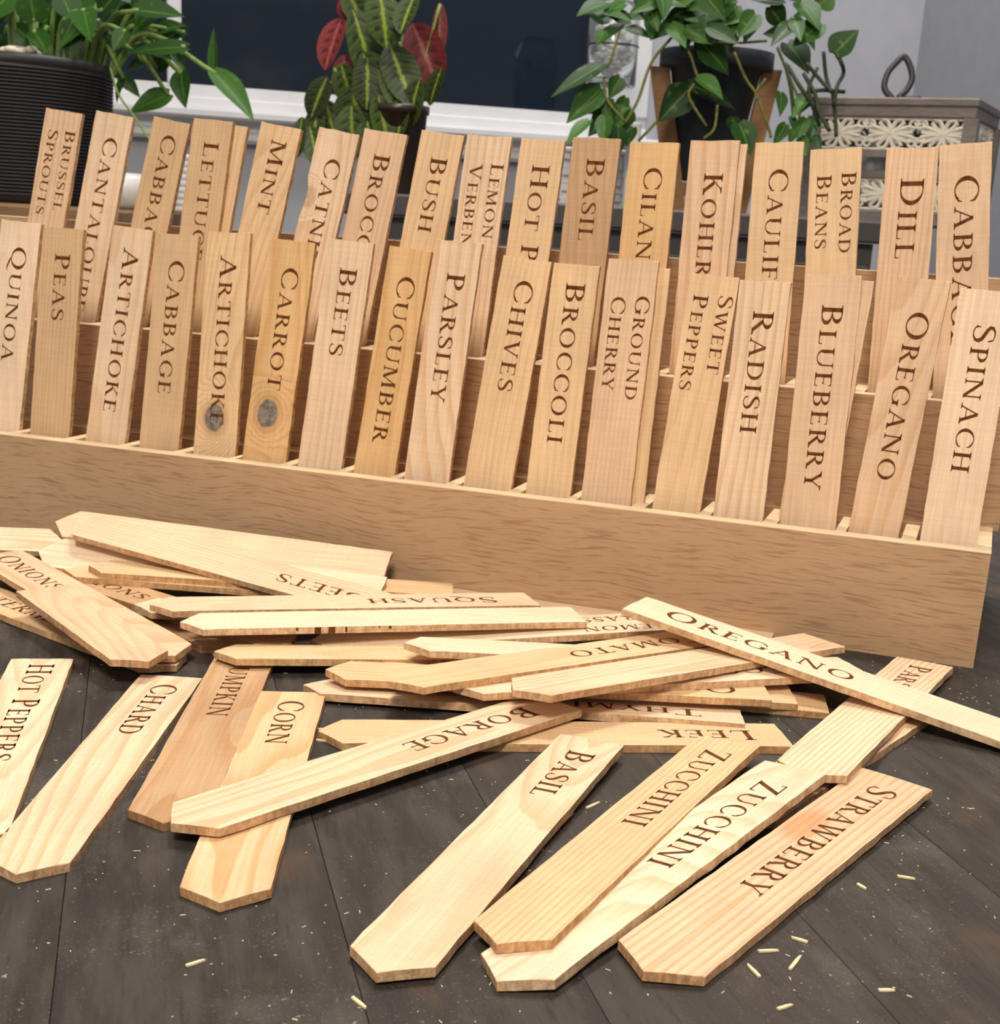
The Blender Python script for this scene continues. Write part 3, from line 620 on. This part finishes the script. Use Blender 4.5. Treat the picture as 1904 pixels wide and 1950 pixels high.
# oak stool at the left
OAK = board_wood('stool_oak', (.20, .115, .055, 1), (.27, .16, .08, 1)); 
zt = at(60, 388, 74).z; xa, xb = at(-230, 388, 70).x, at(300, 388, 70).x; ya = 66
st = empty('wooden_stool', (xa, ya, FLOOR)); tag(st, 'brown wooden stool under the black ribbed plant pot at the left', 'stool')
bm = bmesh.new(); box(bm, (xa, ya, zt-1.1), (xb-xa, 0, 0), (0, 17, 0), (0, 0, 1.1)); bevel(bm, .12); link('seat', bm, OAK, st)
for x in (xa+.6, xb-2):
    for y in (ya+.6, ya+15):
        bm = bmesh.new(); box(bm, (x, y, FLOOR), (1.4, 0, 0), (0, 1.4, 0), (0, 0, zt-1.11-FLOOR)); link('leg', bm, OAK, st)
bm = bmesh.new(); box(bm, (xa+1.6, ya+.9, zt-3.4), (xb-xa-3.4, 0, 0), (0, .8, 0), (0, 0, 2.2)); link('apron', bm, OAK, st)

# ---- leaves
def leaf_material(name, c1, c2, vein, red=False, pattern=False):
    k = N(name); uv = k.n('ShaderNodeUVMap'); uv.uv_map = 'UVMap'
    u, v = k.xyz(uv.outputs[0])[:2]; ri = k.n('ShaderNodeNewGeometry').outputs['Random Per Island']
    au = k.math('ABSOLUTE', k.math('SUBTRACT', k.math('MULTIPLY', u, 2), 1))
    base = k.mix(ri, c1, c2)
    if pattern:
        nz = k.noise(k.comb(k.math('MULTIPLY', u, 7), k.math('MULTIPLY', v, 16), k.math('MULTIPLY', ri, 30)), 1, 3)
        bl = k.math('MULTIPLY', k.ramp(au, .18, .3), k.ramp(au, .5, .72, 1, 0))
        wv = k.math('SINE', k.math('ADD', k.math('MULTIPLY', v, 34), k.math('MULTIPLY', au, -6)))
        bl = k.math('MULTIPLY', bl, k.ramp(wv, -.1, .5))
        base = k.mix(k.math('MULTIPLY', bl, .85), base, pattern)
        sd = k.math('SINE', k.math('ADD', k.math('MULTIPLY', v, 68), k.math('MULTIPLY', au, -12)))
        base = k.mix(k.math('MULTIPLY', k.ramp(sd, .7, .95), .16), base, vein)
        rib = k.ramp(k.math('ADD', au, k.math('MULTIPLY_ADD', nz, .3, -.15)), .05, .15, 1, 0)
        base = k.mix(k.math('MULTIPLY', rib, .9), base, vein)
    else:
        base = k.mix(k.math('MULTIPLY', k.ramp(au, .02, .09, 1, 0), .5), base, vein)
        nz = k.noise(k.comb(k.math('MULTIPLY', u, 4), k.math('MULTIPLY', v, 5), k.math('MULTIPLY', ri, 30)), 1, 3)
        base = k.mix(k.ramp(nz, .62, .72, 0, .35), base, vein)
    k.b.inputs['Subsurface Weight'].default_value = 0.0
    return k.fin(base, .48, .22)
def leaf(bm, base, tip, width, nrm, bend=.15, fold=.25, heart=True):
    base, tip = Vector(base), Vector(tip); ax = tip-base; L = ax.length; ax.normalize()
    side = ax.cross(nrm).normalized(); nn = side.cross(ax).normalized()
    prof = [(-.02, .0), (0, .34), (.08, .74), (.2, .97), (.34, 1.0), (.5, .86), (.66, .62), (.82, .34), (.93, .13), (1, 0)] if heart else [(0, .0), (.05, .35), (.15, .66), (.3, .92), (.5, 1.0), (.68, .93), (.82, .72), (.92, .43), (.98, .16), (1, 0)]
    uvl = bm.loops.layers.uv.get('UVMap') or bm.loops.layers.uv.new('UVMap'); rows = []
    for t, wv in prof:
        row = []
        for q in (-1, -.55, 0, .55, 1):
            back = .10*L*abs(q)*max(0, 1-t*7) if heart and t >= 0 else 0
            p = base + ax*(t*L-back) + side*(q*wv*width/2) + nn*(-bend*L*t*t + fold*abs(q)*wv*width/2)
            row.append((bm.verts.new(p*U), ((q+1)/2, max(0, t))))
        rows.append(row)
    for r0, r1 in zip(rows, rows[1:]):
        for a in range(4):
            q = [r0[a], r0[a+1], r1[a+1], r1[a]]
            try: f = bm.faces.new([x[0] for x in q])
            except ValueError: continue
            f.smooth = True
            for lp, x in zip(f.loops, q): lp[uvl].uv = x[1]
def px_leaf(bm, spec, depth, rnd, heart=True, spread=2.0):
    bx, by, tx, ty, wpx = spec
    d0 = depth + rnd.uniform(-spread, spread); d1 = d0 + rnd.uniform(-1.2, .4)
    n = -FW + RT*rnd.uniform(-.5, .5) + UP*rnd.uniform(.0, .7)
    leaf(bm, at(bx, by, d0), at(tx, ty, d1), wpx/F*d0, n, rnd.uniform(.02, .2), rnd.uniform(.12, .4), heart)
    return at(bx, by, d0)
POTHOS = leaf_material('pothos_leaf', rgb(20, 50, 10), rgb(52, 96, 26), rgb(104, 142, 56))
POTHOS2 = leaf_material('pothos_leaf_deep', rgb(22, 50, 14), rgb(58, 100, 34), rgb(116, 148, 62))
STEM = plain('green_stem', rgb(128, 156, 84), .5, .3, 0, .15, 200); VINE = plain('brown_vine', rgb(108, 106, 54), .6, .2, 0, .2, 200)

# black ribbed pot with a pothos, at the left
pc = at(16, 388, 75); rim_z = at(40, 106, 75-5.2).z; R0 = 5.55
pot = empty('potted_pothos', (pc.x, pc.y, zt)); tag(pot, 'bushy green pothos in a black ribbed pot at the left before the window', 'potted plant')
hgt = rim_z - zt; prof = [(0, 0), (R0*.93, 0), (R0*.95, .25)]
for k in range(36):
    z = .35 + (hgt-.9)*k/36; r = R0*(.95 + .05*k/36)
    prof += [(r, z), (r+.09, z+.07), (r+.09, z+.13), (r, z+.19)]
prof += [(R0*1.01, hgt-.45), (R0*1.015, hgt), (R0*.95, hgt), (R0*.94, hgt-1.2), (0, hgt-1.2)]
bm = bmesh.new(); lathe(bm, (pc.x, pc.y, zt), prof, 72)
link('pot', bm, plain('black_ribbed_plastic', rgb(38, 35, 37), .45, .35), pot, True)
bm = bmesh.new(); lathe(bm, (pc.x, pc.y, zt), [(0, hgt-.7), (R0*.6, hgt-.75), (R0*.94, hgt-.95)], 40); link('soil', bm, plain('dark_soil', rgb(50, 38, 28), .9, .1, 0, .4, 300), pot)
rl = random.Random(11); bm = bmesh.new()
for k in range(26):
    q = at(rl.uniform(6, 68), rl.uniform(94, 104), 72 + rl.uniform(-1, 1)); r = rl.uniform(.18, .34)
    M3 = Matrix.Translation(q*U) @ Matrix.Rotation(rl.uniform(0, 6), 4, 'Z') @ Matrix.Diagonal((r*U*1.4, r*U, r*U*.7, 1))
    bmesh.ops.create_icosphere(bm, subdivisions=2, radius=1, matrix=M3)
tag(link('pebbles', bm, plain('white_pebbles', rgb(225, 215, 196), .6, .3, 0, .15, 200), pot, True), 'white pebbles')
LP = [(66,38,52,-34,62),(78,42,196,-2,72),(196,18,236,-30,52),(214,8,232,32,40),(262,20,352,30,66),(262,22,300,-25,60),(352,62,268,84,52),(12,32,-30,18,46),(-5,62,42,88,46),(140,44,132,116,48),(182,74,194,118,32),(352,90,240,92,34),(407,138,404,48,22),(410,140,486,222,54),(345,140,349,203,44),(320,180,244,214,46),(229,146,268,184,34),(12,12,-22,62,44),(120,-5,142,45,60),(30,-10,10,34,50),(160,20,168,70,50),(66,62,90,96,40),(100,100,70,60,36),(238,60,214,96,34),(300,60,352,44,40),(10,70,-20,104,40),(220,-20,282,4,50),(330,100,356,140,22),(236,150,216,192,20),(50,-30,110,-8,60),(20,-10,-40,40,80),(100,70,150,30,64),(170,30,110,80,56),(230,50,290,20,60),(300,5,250,60,54),(250,95,330,110,40),(300,130,330,90,36),(190,40,240,90,50),(60,80,20,40,50),(272,120,240,132,30)]
bm = bmesh.new(); bases = [px_leaf(bm, s_, 72.5, rl, True, 2.2) for s_ in LP]
link('foliage', bm, POTHOS, pot)
bm = bmesh.new()
for s_, b in zip(LP, bases):
    if s_[0] < -4: continue
    rx = min(205, max(-60, s_[0]*.62+18)); root = at(rx, 112+abs(rx)*.05, 73.5); root.z = rim_z - .7
    m1 = root.lerp(b, .4) + Vector((0, 0, 1.6 if s_[1] < 110 else 2.0)); 
    tube(bm, spline([root, m1, b], 6), .125)
tube(bm, spline([at(210, 130, 72), at(226, 180, 71), at(258, 225, 71), at(286, 268, 71)], 6), .06)
link('stems', bm, STEM, pot, True)

# prayer plant in a dark pot, middle
pc2 = at(752, 385, 72); mp = empty('prayer_plant', (pc2.x, pc2.y, zs)); tag(mp, 'prayer plant with red backed herringbone leaves in the middle of the window', 'potted plant')
bm = bmesh.new(); hz = at(760, 205, 72).z - zs
lathe(bm, (pc2.x, pc2.y, zs), [(0, 0), (1.15, 0), (1.2, .2), (1.5, hz-.4), (1.6, hz-.38), (1.62, hz), (1.45, hz), (1.4, hz-.5), (0, hz-.5)], 40)
link('pot', bm, plain('dark_brown_ceramic', rgb(48, 34, 26), .3, .5), mp, True)
rl = random.Random(5)
bm = bmesh.new()
for s_ in [(672,18,728,186,84),(723,-14,742,82,84),(742,84,786,202,74),(672,162,690,262,92),(606,196,592,292,52),(842,128,814,198,38),(624,146,586,222,52),(764,190,756,262,46),(576,222,562,296,30),(700,110,700,200,60),(660,-20,690,40,50),(790,-10,760,60,50),(640,230,650,300,60),(720,180,740,280,60),(700,230,710,320,60),(690,100,736,190,70),(650,120,668,200,56),(735,120,775,215,66),(800,150,770,240,56),(620,190,640,270,50),(670,200,668,300,66),(740,200,752,290,56),(590,240,604,310,44)]:
    px_leaf(bm, s_, 70.5, rl, False, 1.2)
link('foliage', bm, leaf_material('prayer_plant_leaf', rgb(36, 50, 20), rgb(62, 82, 36), rgb(132, 146, 54), False, rgb(22, 26, 14)), mp)
bm = bmesh.new()
for s_ in [(652,34,612,122,56),(668,-6,664,44,52),(786,44,832,160,78),(838,4,836,108,30),(655,104,660,190,48),(606,206,604,286,24),(770,70,790,150,50)]:
    px_leaf(bm, s_, 71.8, rl, False, .6)
tag(link('foliage', bm, leaf_material('prayer_plant_red_underside', rgb(92, 26, 28), rgb(136, 48, 54), rgb(150, 84, 78), True, rgb(66, 16, 10)), mp), 'red leaf undersides')
bm = bmesh.new()
for a_, b_, c_ in [((745,230),(700,120),(676,22)),((750,230),(740,120),(724,-10)),((760,230),(800,140),(838,8)),((745,235),(680,190),(636,130)),((770,240),(780,160),(760,80)),((742,235),(640,160),(608,176)),((760,235),(770,0),(792,-20))]:
    tube(bm, spline([at(*a_, 72), at(*b_, 72), at(*c_, 71)], 6), .08)
link('stems', bm, STEM, mp, True)

# pothos on a wooden plant stand, right
pc3 = at(1362, 402, 75); zr = zs
ps = empty('plant_stand', (pc3.x, pc3.y, zr)); tag(ps, 'orange-brown wooden plant stand with splayed legs holding the right pothos pot', 'plant stand')
SW = board_wood('stand_wood', (.33, .165, .065, 1), (.42, .22, .095, 1))
tl = at(1256, 128, 75); tr = at(1470, 134, 75); bl = at(1296, 402, 75); br = at(1412, 402, 75)
for k, (a_, b_) in enumerate(((tl, bl), (tr, br))):
    b_ = Vector((b_.x, a_.y, zr))
    bm = bmesh.new(); ax = b_-a_; box(bm, a_-Vector((.5, .35, 0)), (1.0, 0, 0), (0, .7, 0), ax); link('leg', bm, SW, ps)
xm = (tl.x+tr.x)/2; ym = tl.y
for k, sy in enumerate((-1, 1)):
    a_ = Vector((xm-.5, ym+sy*2.9, tl.z)); b_ = Vector((xm-.5, ym+sy*1.6, zr))
    if sy > 0:
        bm = bmesh.new(); box(bm, a_, (1, 0, 0), (0, .7, 0), b_-a_); link('leg', bm, SW, ps)
zb = at(1360, 345, 75).z
bm = bmesh.new(); box(bm, (xm-2.2, ym-.3, zb-.8), (4.4, 0, 0), (0, .6, 0), (0, 0, .7)); box(bm, (xm-.3, ym-1.6, zb-.75), (.6, 0, 0), (0, 3.6, 0), (0, 0, .6)); link('cross_rail', bm, SW, ps)
pp = empty('potted_pothos', (xm, ym, zb)); tag(pp, 'trailing pothos in a dark plastic pot on the wooden plant stand at the right', 'potted plant')
ht = at(1360, 92, 73).z - zb
bm = bmesh.new(); lathe(bm, (xm, ym, zb), [(0, 0), (1.3, 0), (1.4, .15), (2.42, ht-.9), (2.95, ht-.85), (3.05, ht-.8), (3.05, ht), (2.8, ht), (2.6, ht-.8), (0, ht-.8)], 48)
link('pot', bm, plain('dark_slate_plastic', rgb(44, 50, 56), .5, .35), pp, True)
bm = bmesh.new(); lathe(bm, (xm, ym, zb), [(0, ht-.45), (1.6, ht-.5), (2.75, ht-.65)], 32); link('soil', bm, plain('dark_soil_right', rgb(50, 38, 28), .9, .1, 0, .4, 300), pp)
rl = random.Random(23)
RP = [(1524,8,1562,46,54),(1562,46,1510,84,50),(1500,84,1544,132,62),(1590,102,1634,54,60),(1338,84,1392,136,60),(1310,172,1254,230,62),(1316,162,1408,196,52),(1408,236,1432,292,54),(1398,224,1394,252,30),(1146,124,1048,178,42),(1142,172,1080,228,54),(1290,24,1376,6,36),(1152,8,1098,22,48),(1150,44,1120,2,44),(1170,200,1120,258,50),(1190,205,1140,262,46),(1120,230,1076,266,30),(1150,60,1136,84,26),(1180,150,1160,186,34),(1330,150,1380,182,46),(1560,10,1590,-20,50)]
for k in range(62): 
    bx, by = rl.uniform(1140, 1520), rl.uniform(-30, 70); a_ = rl.uniform(-.6, 3.7); l_ = rl.uniform(38, 62)
    RP.append((bx, by, bx+l_*math.cos(a_), by+l_*math.sin(a_), l_*rl.uniform(.6, .85)))
for k in range(12):
    bx, by = rl.uniform(1480, 1560), rl.uniform(170, 262); l_ = rl.uniform(24, 42); RP.append((bx, by, bx+rl.uniform(-24, 14), by+l_, l_*.7))
for k in range(9):
    bx, by = rl.uniform(1130, 1210), rl.uniform(180, 250); l_ = rl.uniform(34, 54); RP.append((bx, by, bx+rl.uniform(-40, 10), by+l_, l_*.7))
bm = bmesh.new(); bs = [px_leaf(bm, s_, 69.6 if s_[0] > 1480 and s_[1] > 100 else 71.5, rl, True, .7 if s_[0] > 1480 and s_[1] > 100 else 1.4) for s_ in RP]; link('foliage', bm, POTHOS2, pp)
bm = bmesh.new()
for P in [[(1280,70),(1240,120),(1215,190),(1190,235)],[(1285,70),(1312,100),(1330,150),(1352,178),(1366,188)],[(1398,100),(1420,150),(1440,180),(1462,240),(1468,262)],[(1458,150),(1440,175),(1440,190)],[(1322,160),(1312,185),(1345,240)],[(1366,200),(1360,245),(1340,264)],[(1150,150),(1156,190),(1190,232)],[(1250,232),(1216,268)],[(1480,240),(1510,248),(1560,238)],[(1180,60),(1160,120),(1146,130)],[(1480,90),(1500,140),(1520,190),(1522,240)],[(1300,75),(1380,82),(1460,78)]]:
    tube(bm, spline([at(a_, b_, 71.2) for a_, b_ in P], 6), .075)
link('vines', bm, VINE, pp, True)
bm = bmesh.new()
for P in [[(1568,98),(1572,140),(1580,172)],[(1590,98),(1602,120),(1606,140),(1594,164),(1588,200)],[(1535,120),(1560,150),(1584,176)],[(1500,125),(1520,160),(1546,200),(1560,240)],[(1520,182),(1560,172),(1608,175)],[(1585,172),(1590,220),(1592,260)],[(1556,130),(1540,170),(1556,210)],[(1495,120),(1506,170),(1512,230)],[(1530,140),(1552,180),(1560,215),(1580,250)]]:
    tube(bm, spline([at(a_, b_, 69+rl.uniform(-.5, .5)) for a_, b_ in P], 6), .10)
link('hanging_roots', bm, plain('dark_green_root', rgb(56, 64, 44), .6, .2, 0, .2, 200), pp, True)

# glass jar of white pebbles on the window sill
jd = 104; jc = at(1161, 168, jd); jr = 48/F*jd; jh = at(1161, 10, jd).z - jc.z
jar = empty('glass_jar', jc); tag(jar, 'clear glass jar of white pebbles on the sill left of the right pothos', 'jar')
sill_top = z_g - .42*h
k = N('clear_jar_glass'); k.b.inputs['Transmission Weight'].default_value = .92; JG = k.fin((.93, .96, .96, 1), .04, .5)
bm = bmesh.new(); lathe(bm, (jc.x, jc.y, jc.z), [(0, 0), (jr*.9, 0), (jr, .2), (jr, jh*.8), (jr*.8, jh*.9), (jr*.8, jh), (jr*.74, jh), (jr*.74, jh*.9), (jr*.93, jh*.79), (jr*.93, .25), (0, .18)], 40); link('jar_glass', bm, JG, jar, True)
bm = bmesh.new(); lathe(bm, (jc.x, jc.y, jc.z+jh*.48), [(jr+.02, 0), (jr+.1, .06), (jr+.02, .12)], 40); link('wire_ring', bm, plain('dark_wire', rgb(60, 55, 50), .4, .5, 1), jar)
bm = bmesh.new()
for q in range(110):
    a_ = rl.uniform(0, 6.28); rr = jr*.74*math.sqrt(rl.random()); r = rl.uniform(.16, .34)
    c_ = Vector((jc.x+rr*math.cos(a_), jc.y+rr*math.sin(a_), jc.z+.55+rl.uniform(0, jh*.68)))
    bmesh.ops.create_icosphere(bm, subdivisions=1, radius=1, matrix=Matrix.Translation(c_*U) @ Matrix.Diagonal((r*U*1.3, r*U, r*U*.8, 1)))
pb = link('pebbles', bm, plain('white_jar_pebbles', rgb(232, 230, 226), .5, .3, 0, .06, 100), jar, True); tag(pb, 'white pebbles', None, None, 'stuff')

# white candle, woven box, round white bowl, ribbed vase
def simple(name, px, pyb, pyt, wpx, d, z0, prof, mat, label, cat, n=40, part='body'):
    c = at(px, pyb, d); r = wpx/2/F*d; hh = at(px, pyt, d).z - z0
    e_ = empty(name, (c.x, c.y, z0)); tag(e_, label, cat)
    bm = bmesh.new(); lathe(bm, (c.x, c.y, z0), [(r*a, hh*b) for a, b in prof], n); link(part, bm, mat, e_, True); return e_, c, r, hh
e_, c, r, hh = simple('pillar_candle', 1196, 395, 236, 26, 75, zs, [(0, 0), (.97, 0), (1, .01), (1, .98), (.94, 1), (.3, .97), (0, .965)], plain('white_wax', rgb(225, 226, 222), .5, .3), 'slim white pillar candle between the pebble jar and the plant stand', 'candle', part='wax')
bm = bmesh.new(); tube(bm, [(c.x, c.y, zs+hh*.95), (c.x, c.y, zs+hh+.25)], .03); link('wick', bm, plain('black_wick', rgb(30, 26, 22), .9), e_)
WB = plain('white_woven_fibre', rgb(214, 214, 216), .6, .3, 0, .08, 120)
bx0, bx1 = at(1052, 388, 78), at(1222, 388, 78); zt2 = at(1130, 293, 78).z
wb = empty('woven_box', (bx0.x, bx0.y, zs)); tag(wb, 'white woven storage box on the sideboard behind the BASIL and CILANTRO markers', 'storage box')
bm = bmesh.new(); nb_ = 7; hb = (zt2-zs)/nb_
for i_ in range(nb_):
    for j_ in range(12):
        wv = (bx1.x-bx0.x)/12; o_ = .12 if (i_+j_) % 2 else 0
        box(bm, (bx0.x+wv*j_+.02, bx0.y-o_, zs+hb*i_+.04), (wv-.04, 0, 0), (0, 4+2*o_, 0), (0, 0, hb-.10))
box(bm, (bx0.x, bx0.y+.05, zs), (bx1.x-bx0.x, 0, 0), (0, 3.8, 0), (0, 0, zt2-zs-.05))
link('body', bm, WB, wb)
bm = bmesh.new(); box(bm, (bx0.x-.15, bx0.y-.2, zt2-.05), (bx1.x-bx0.x+.3, 0, 0), (0, 4.4, 0), (0, 0, .3)); bevel(bm, .08); link('rim', bm, WB, wb)
simple('round_bowl', 240, 404, 330, 92, 70, zt, [(0, 0), (.5, 0), (.8, .18), (.98, .5), (.9, .85), (.66, 1), (.6, .97), (.8, .8), (.86, .5), (.6, .15), (0, .1)], plain('white_ceramic', rgb(214, 214, 212), .35, .4), 'round white bowl beside the black ribbed pot, seen past CANTALOUPE', 'bowl')
pv = [(0, 0)]
for q in range(9): pv += [(.93, q/9+.005), (1, q/9+.03), (1, q/9+.08), (.93, q/9+.105)]
pv += [(.9, 1), (.8, 1), (.8, .1), (0, .1)]
simple('ribbed_vase', 352, 440, 296, 64, 72, zt, pv, WB, 'white ribbed vase seen between the back row CABBAGE and LETTUCE markers', 'vase')

# lantern
ld = 76.0; lc = at(1700, 430, ld); la = math.radians(-27); LE = Vector((math.cos(la), math.sin(la), 0)); LN = Vector((-LE.y, LE.x, 0))
lan = empty('lantern', (lc.x, lc.y, zs)); tag(lan, 'grey wooden lantern with white fretwork bands and a looped handle', 'lantern')
GW = board_wood('grey_brown_lantern_wood', (.16, .135, .125, 1), (.23, .20, .19, 1)); FR = plain('cream_fretwork', rgb(222, 216, 200), .5, .3, 0, .06, 150)
lw, ldp = 8.0, 6.4; ztop = at(1700, 192, ld-3).z
def lbox(bm, a0, a1, b0, b1, z0, z1): box(bm, Vector((lc.x, lc.y, 0)) + LE*a0 + LN*b0 + Vector((0, 0, z0)), LE*(a1-a0), LN*(b1-b0), (0, 0, z1-z0))
A, B = lw/2, ldp/2
bm = bmesh.new(); lbox(bm, -A-.3, A+.3, -B-.3, B+.3, ztop-.4, ztop); lbox(bm, -A-.2, A+.2, -B-.2, B+.2, ztop-.95, ztop-.35); bevel(bm, .06); link('roof', bm, GW, lan)
bm = bmesh.new(); lbox(bm, -A-.4, A+.4, -B-.4, B+.4, zs, zs+.7); bevel(bm, .06); link('base', bm, GW, lan)
for sx in (-1, 1):
    for sy in (-1, 1):
        bm = bmesh.new(); lbox(bm, sx*A-.35, sx*A+.35, sy*B-.35, sy*B+.35, zs+.7, ztop-.95); link('post', bm, GW, lan)
zu0, zl1 = ztop-2.55, zs+2.3
for z0, z1 in ((zu0-.35, zu0), (zl1, zl1+.35)):
    bm = bmesh.new()
    lbox(bm, -A, A, -B-.2, -B+.2, z0, z1); lbox(bm, -A, A, B-.2, B+.2, z0, z1); lbox(bm, -A-.2, -A+.2, -B, B, z0, z1); lbox(bm, A-.2, A+.2, -B, B, z0, z1)
    link('rail', bm, GW, lan)
def fret(z0, z1):                            # scrolling flower fretwork on all four sides
    bm = bmesh.new(); hh = z1-z0; zc = (z0+z1)/2
    for o_, e1, ln in ((-LN*B, LE, A), (LN*B, LE, A), (LE*A, LN, B), (-LE*A, LN, B)):
        nf = 3 if ln > 3.5 else 2
        for f_ in range(nf):
            cx_ = -ln + ln*2*(f_+.5)/nf; ww = ln/nf
            for q in range(8):
                a_ = q*math.pi/4 + .39; pts = []
                for t_ in range(9):
                    ph = 2*math.pi*t_/8; rr = .5 + .5*math.cos(ph-math.pi); da = .26*math.sin(ph)
                    pts.append(Vector((lc.x, lc.y, 0)) + o_ + e1*(cx_+ww*.98*rr*math.cos(a_+da)) + Vector((0, 0, zc+hh*.48*rr*math.sin(a_+da))))
                tube(bm, pts, .12, 5)
            for q in range(2):
                sx_ = cx_ + (q*2-1)*ww*.86
                for zq in (zc+hh*.27, zc-hh*.27):
                    tube(bm, [Vector((lc.x, lc.y, 0)) + o_ + e1*(sx_+.3*math.cos(t_*.7)*(1-t_*.06)) + Vector((0, 0, zq+.3*math.sin(t_*.7)*(1-t_*.06))) for t_ in range(12)], .085, 5)
        for zz_ in (z0+.05, z1-.05): tube(bm, [Vector((lc.x, lc.y, zz_))+o_-e1*ln, Vector((lc.x, lc.y, zz_))+o_+e1*ln], .08, 5)
    return bm
link('fretwork_band', fret(zu0, ztop-.95), FR, lan); link('fretwork_band', fret(zs+.7, zl1), FR, lan)
hx = at(1716, 186, ld); pts = []
for P_ in ((1700, 190), (1684, 168), (1690, 140), (1706, 120), (1722, 108), (1734, 130), (1736, 152), (1726, 172), (1712, 188), (1752, 189)):
    pts.append(at(P_[0], P_[1], ld-.2))
bm = bmesh.new(); tube(bm, spline(pts, 6), .17, 8); link('handle', bm, plain('dark_iron_handle', rgb(74, 66, 70), .5, .4, .6), lan, True)
cc_ = Vector((lc.x, lc.y, zs+.7)); bm = bmesh.new(); lathe(bm, cc_ - LE*1.6, [(0, 0), (1.1, 0), (1.1, 3.6), (.95, 3.7), (0, 3.65)], 32)
cd = empty('lantern_candle', cc_ - LE*1.6); tag(cd, 'thick white candle standing inside the grey lantern', 'candle'); link('wax', bm, plain('white_candle_wax', rgb(222, 222, 226), .5, .3), cd, True)

# white pen on the table past the rack's right end
q = ray(1897, 962); p = Vector((0, 0, HC)) + q*((.22-HC)/q.z)
bm = bmesh.new(); tube(bm, [p+Vector((-.12, 0, 0)), p+Vector((-.05, 0, 0)), p+Vector((4.4, -.3, 0)), p+Vector((5, -.34, 0))], [.10, .2, .2, .08], 14)
tag(link('white_pen', bm, plain('white_pen_plastic', rgb(235, 235, 235), .35, .4), None, True), 'white pen lying on the table past the right end of the rack', 'pen')
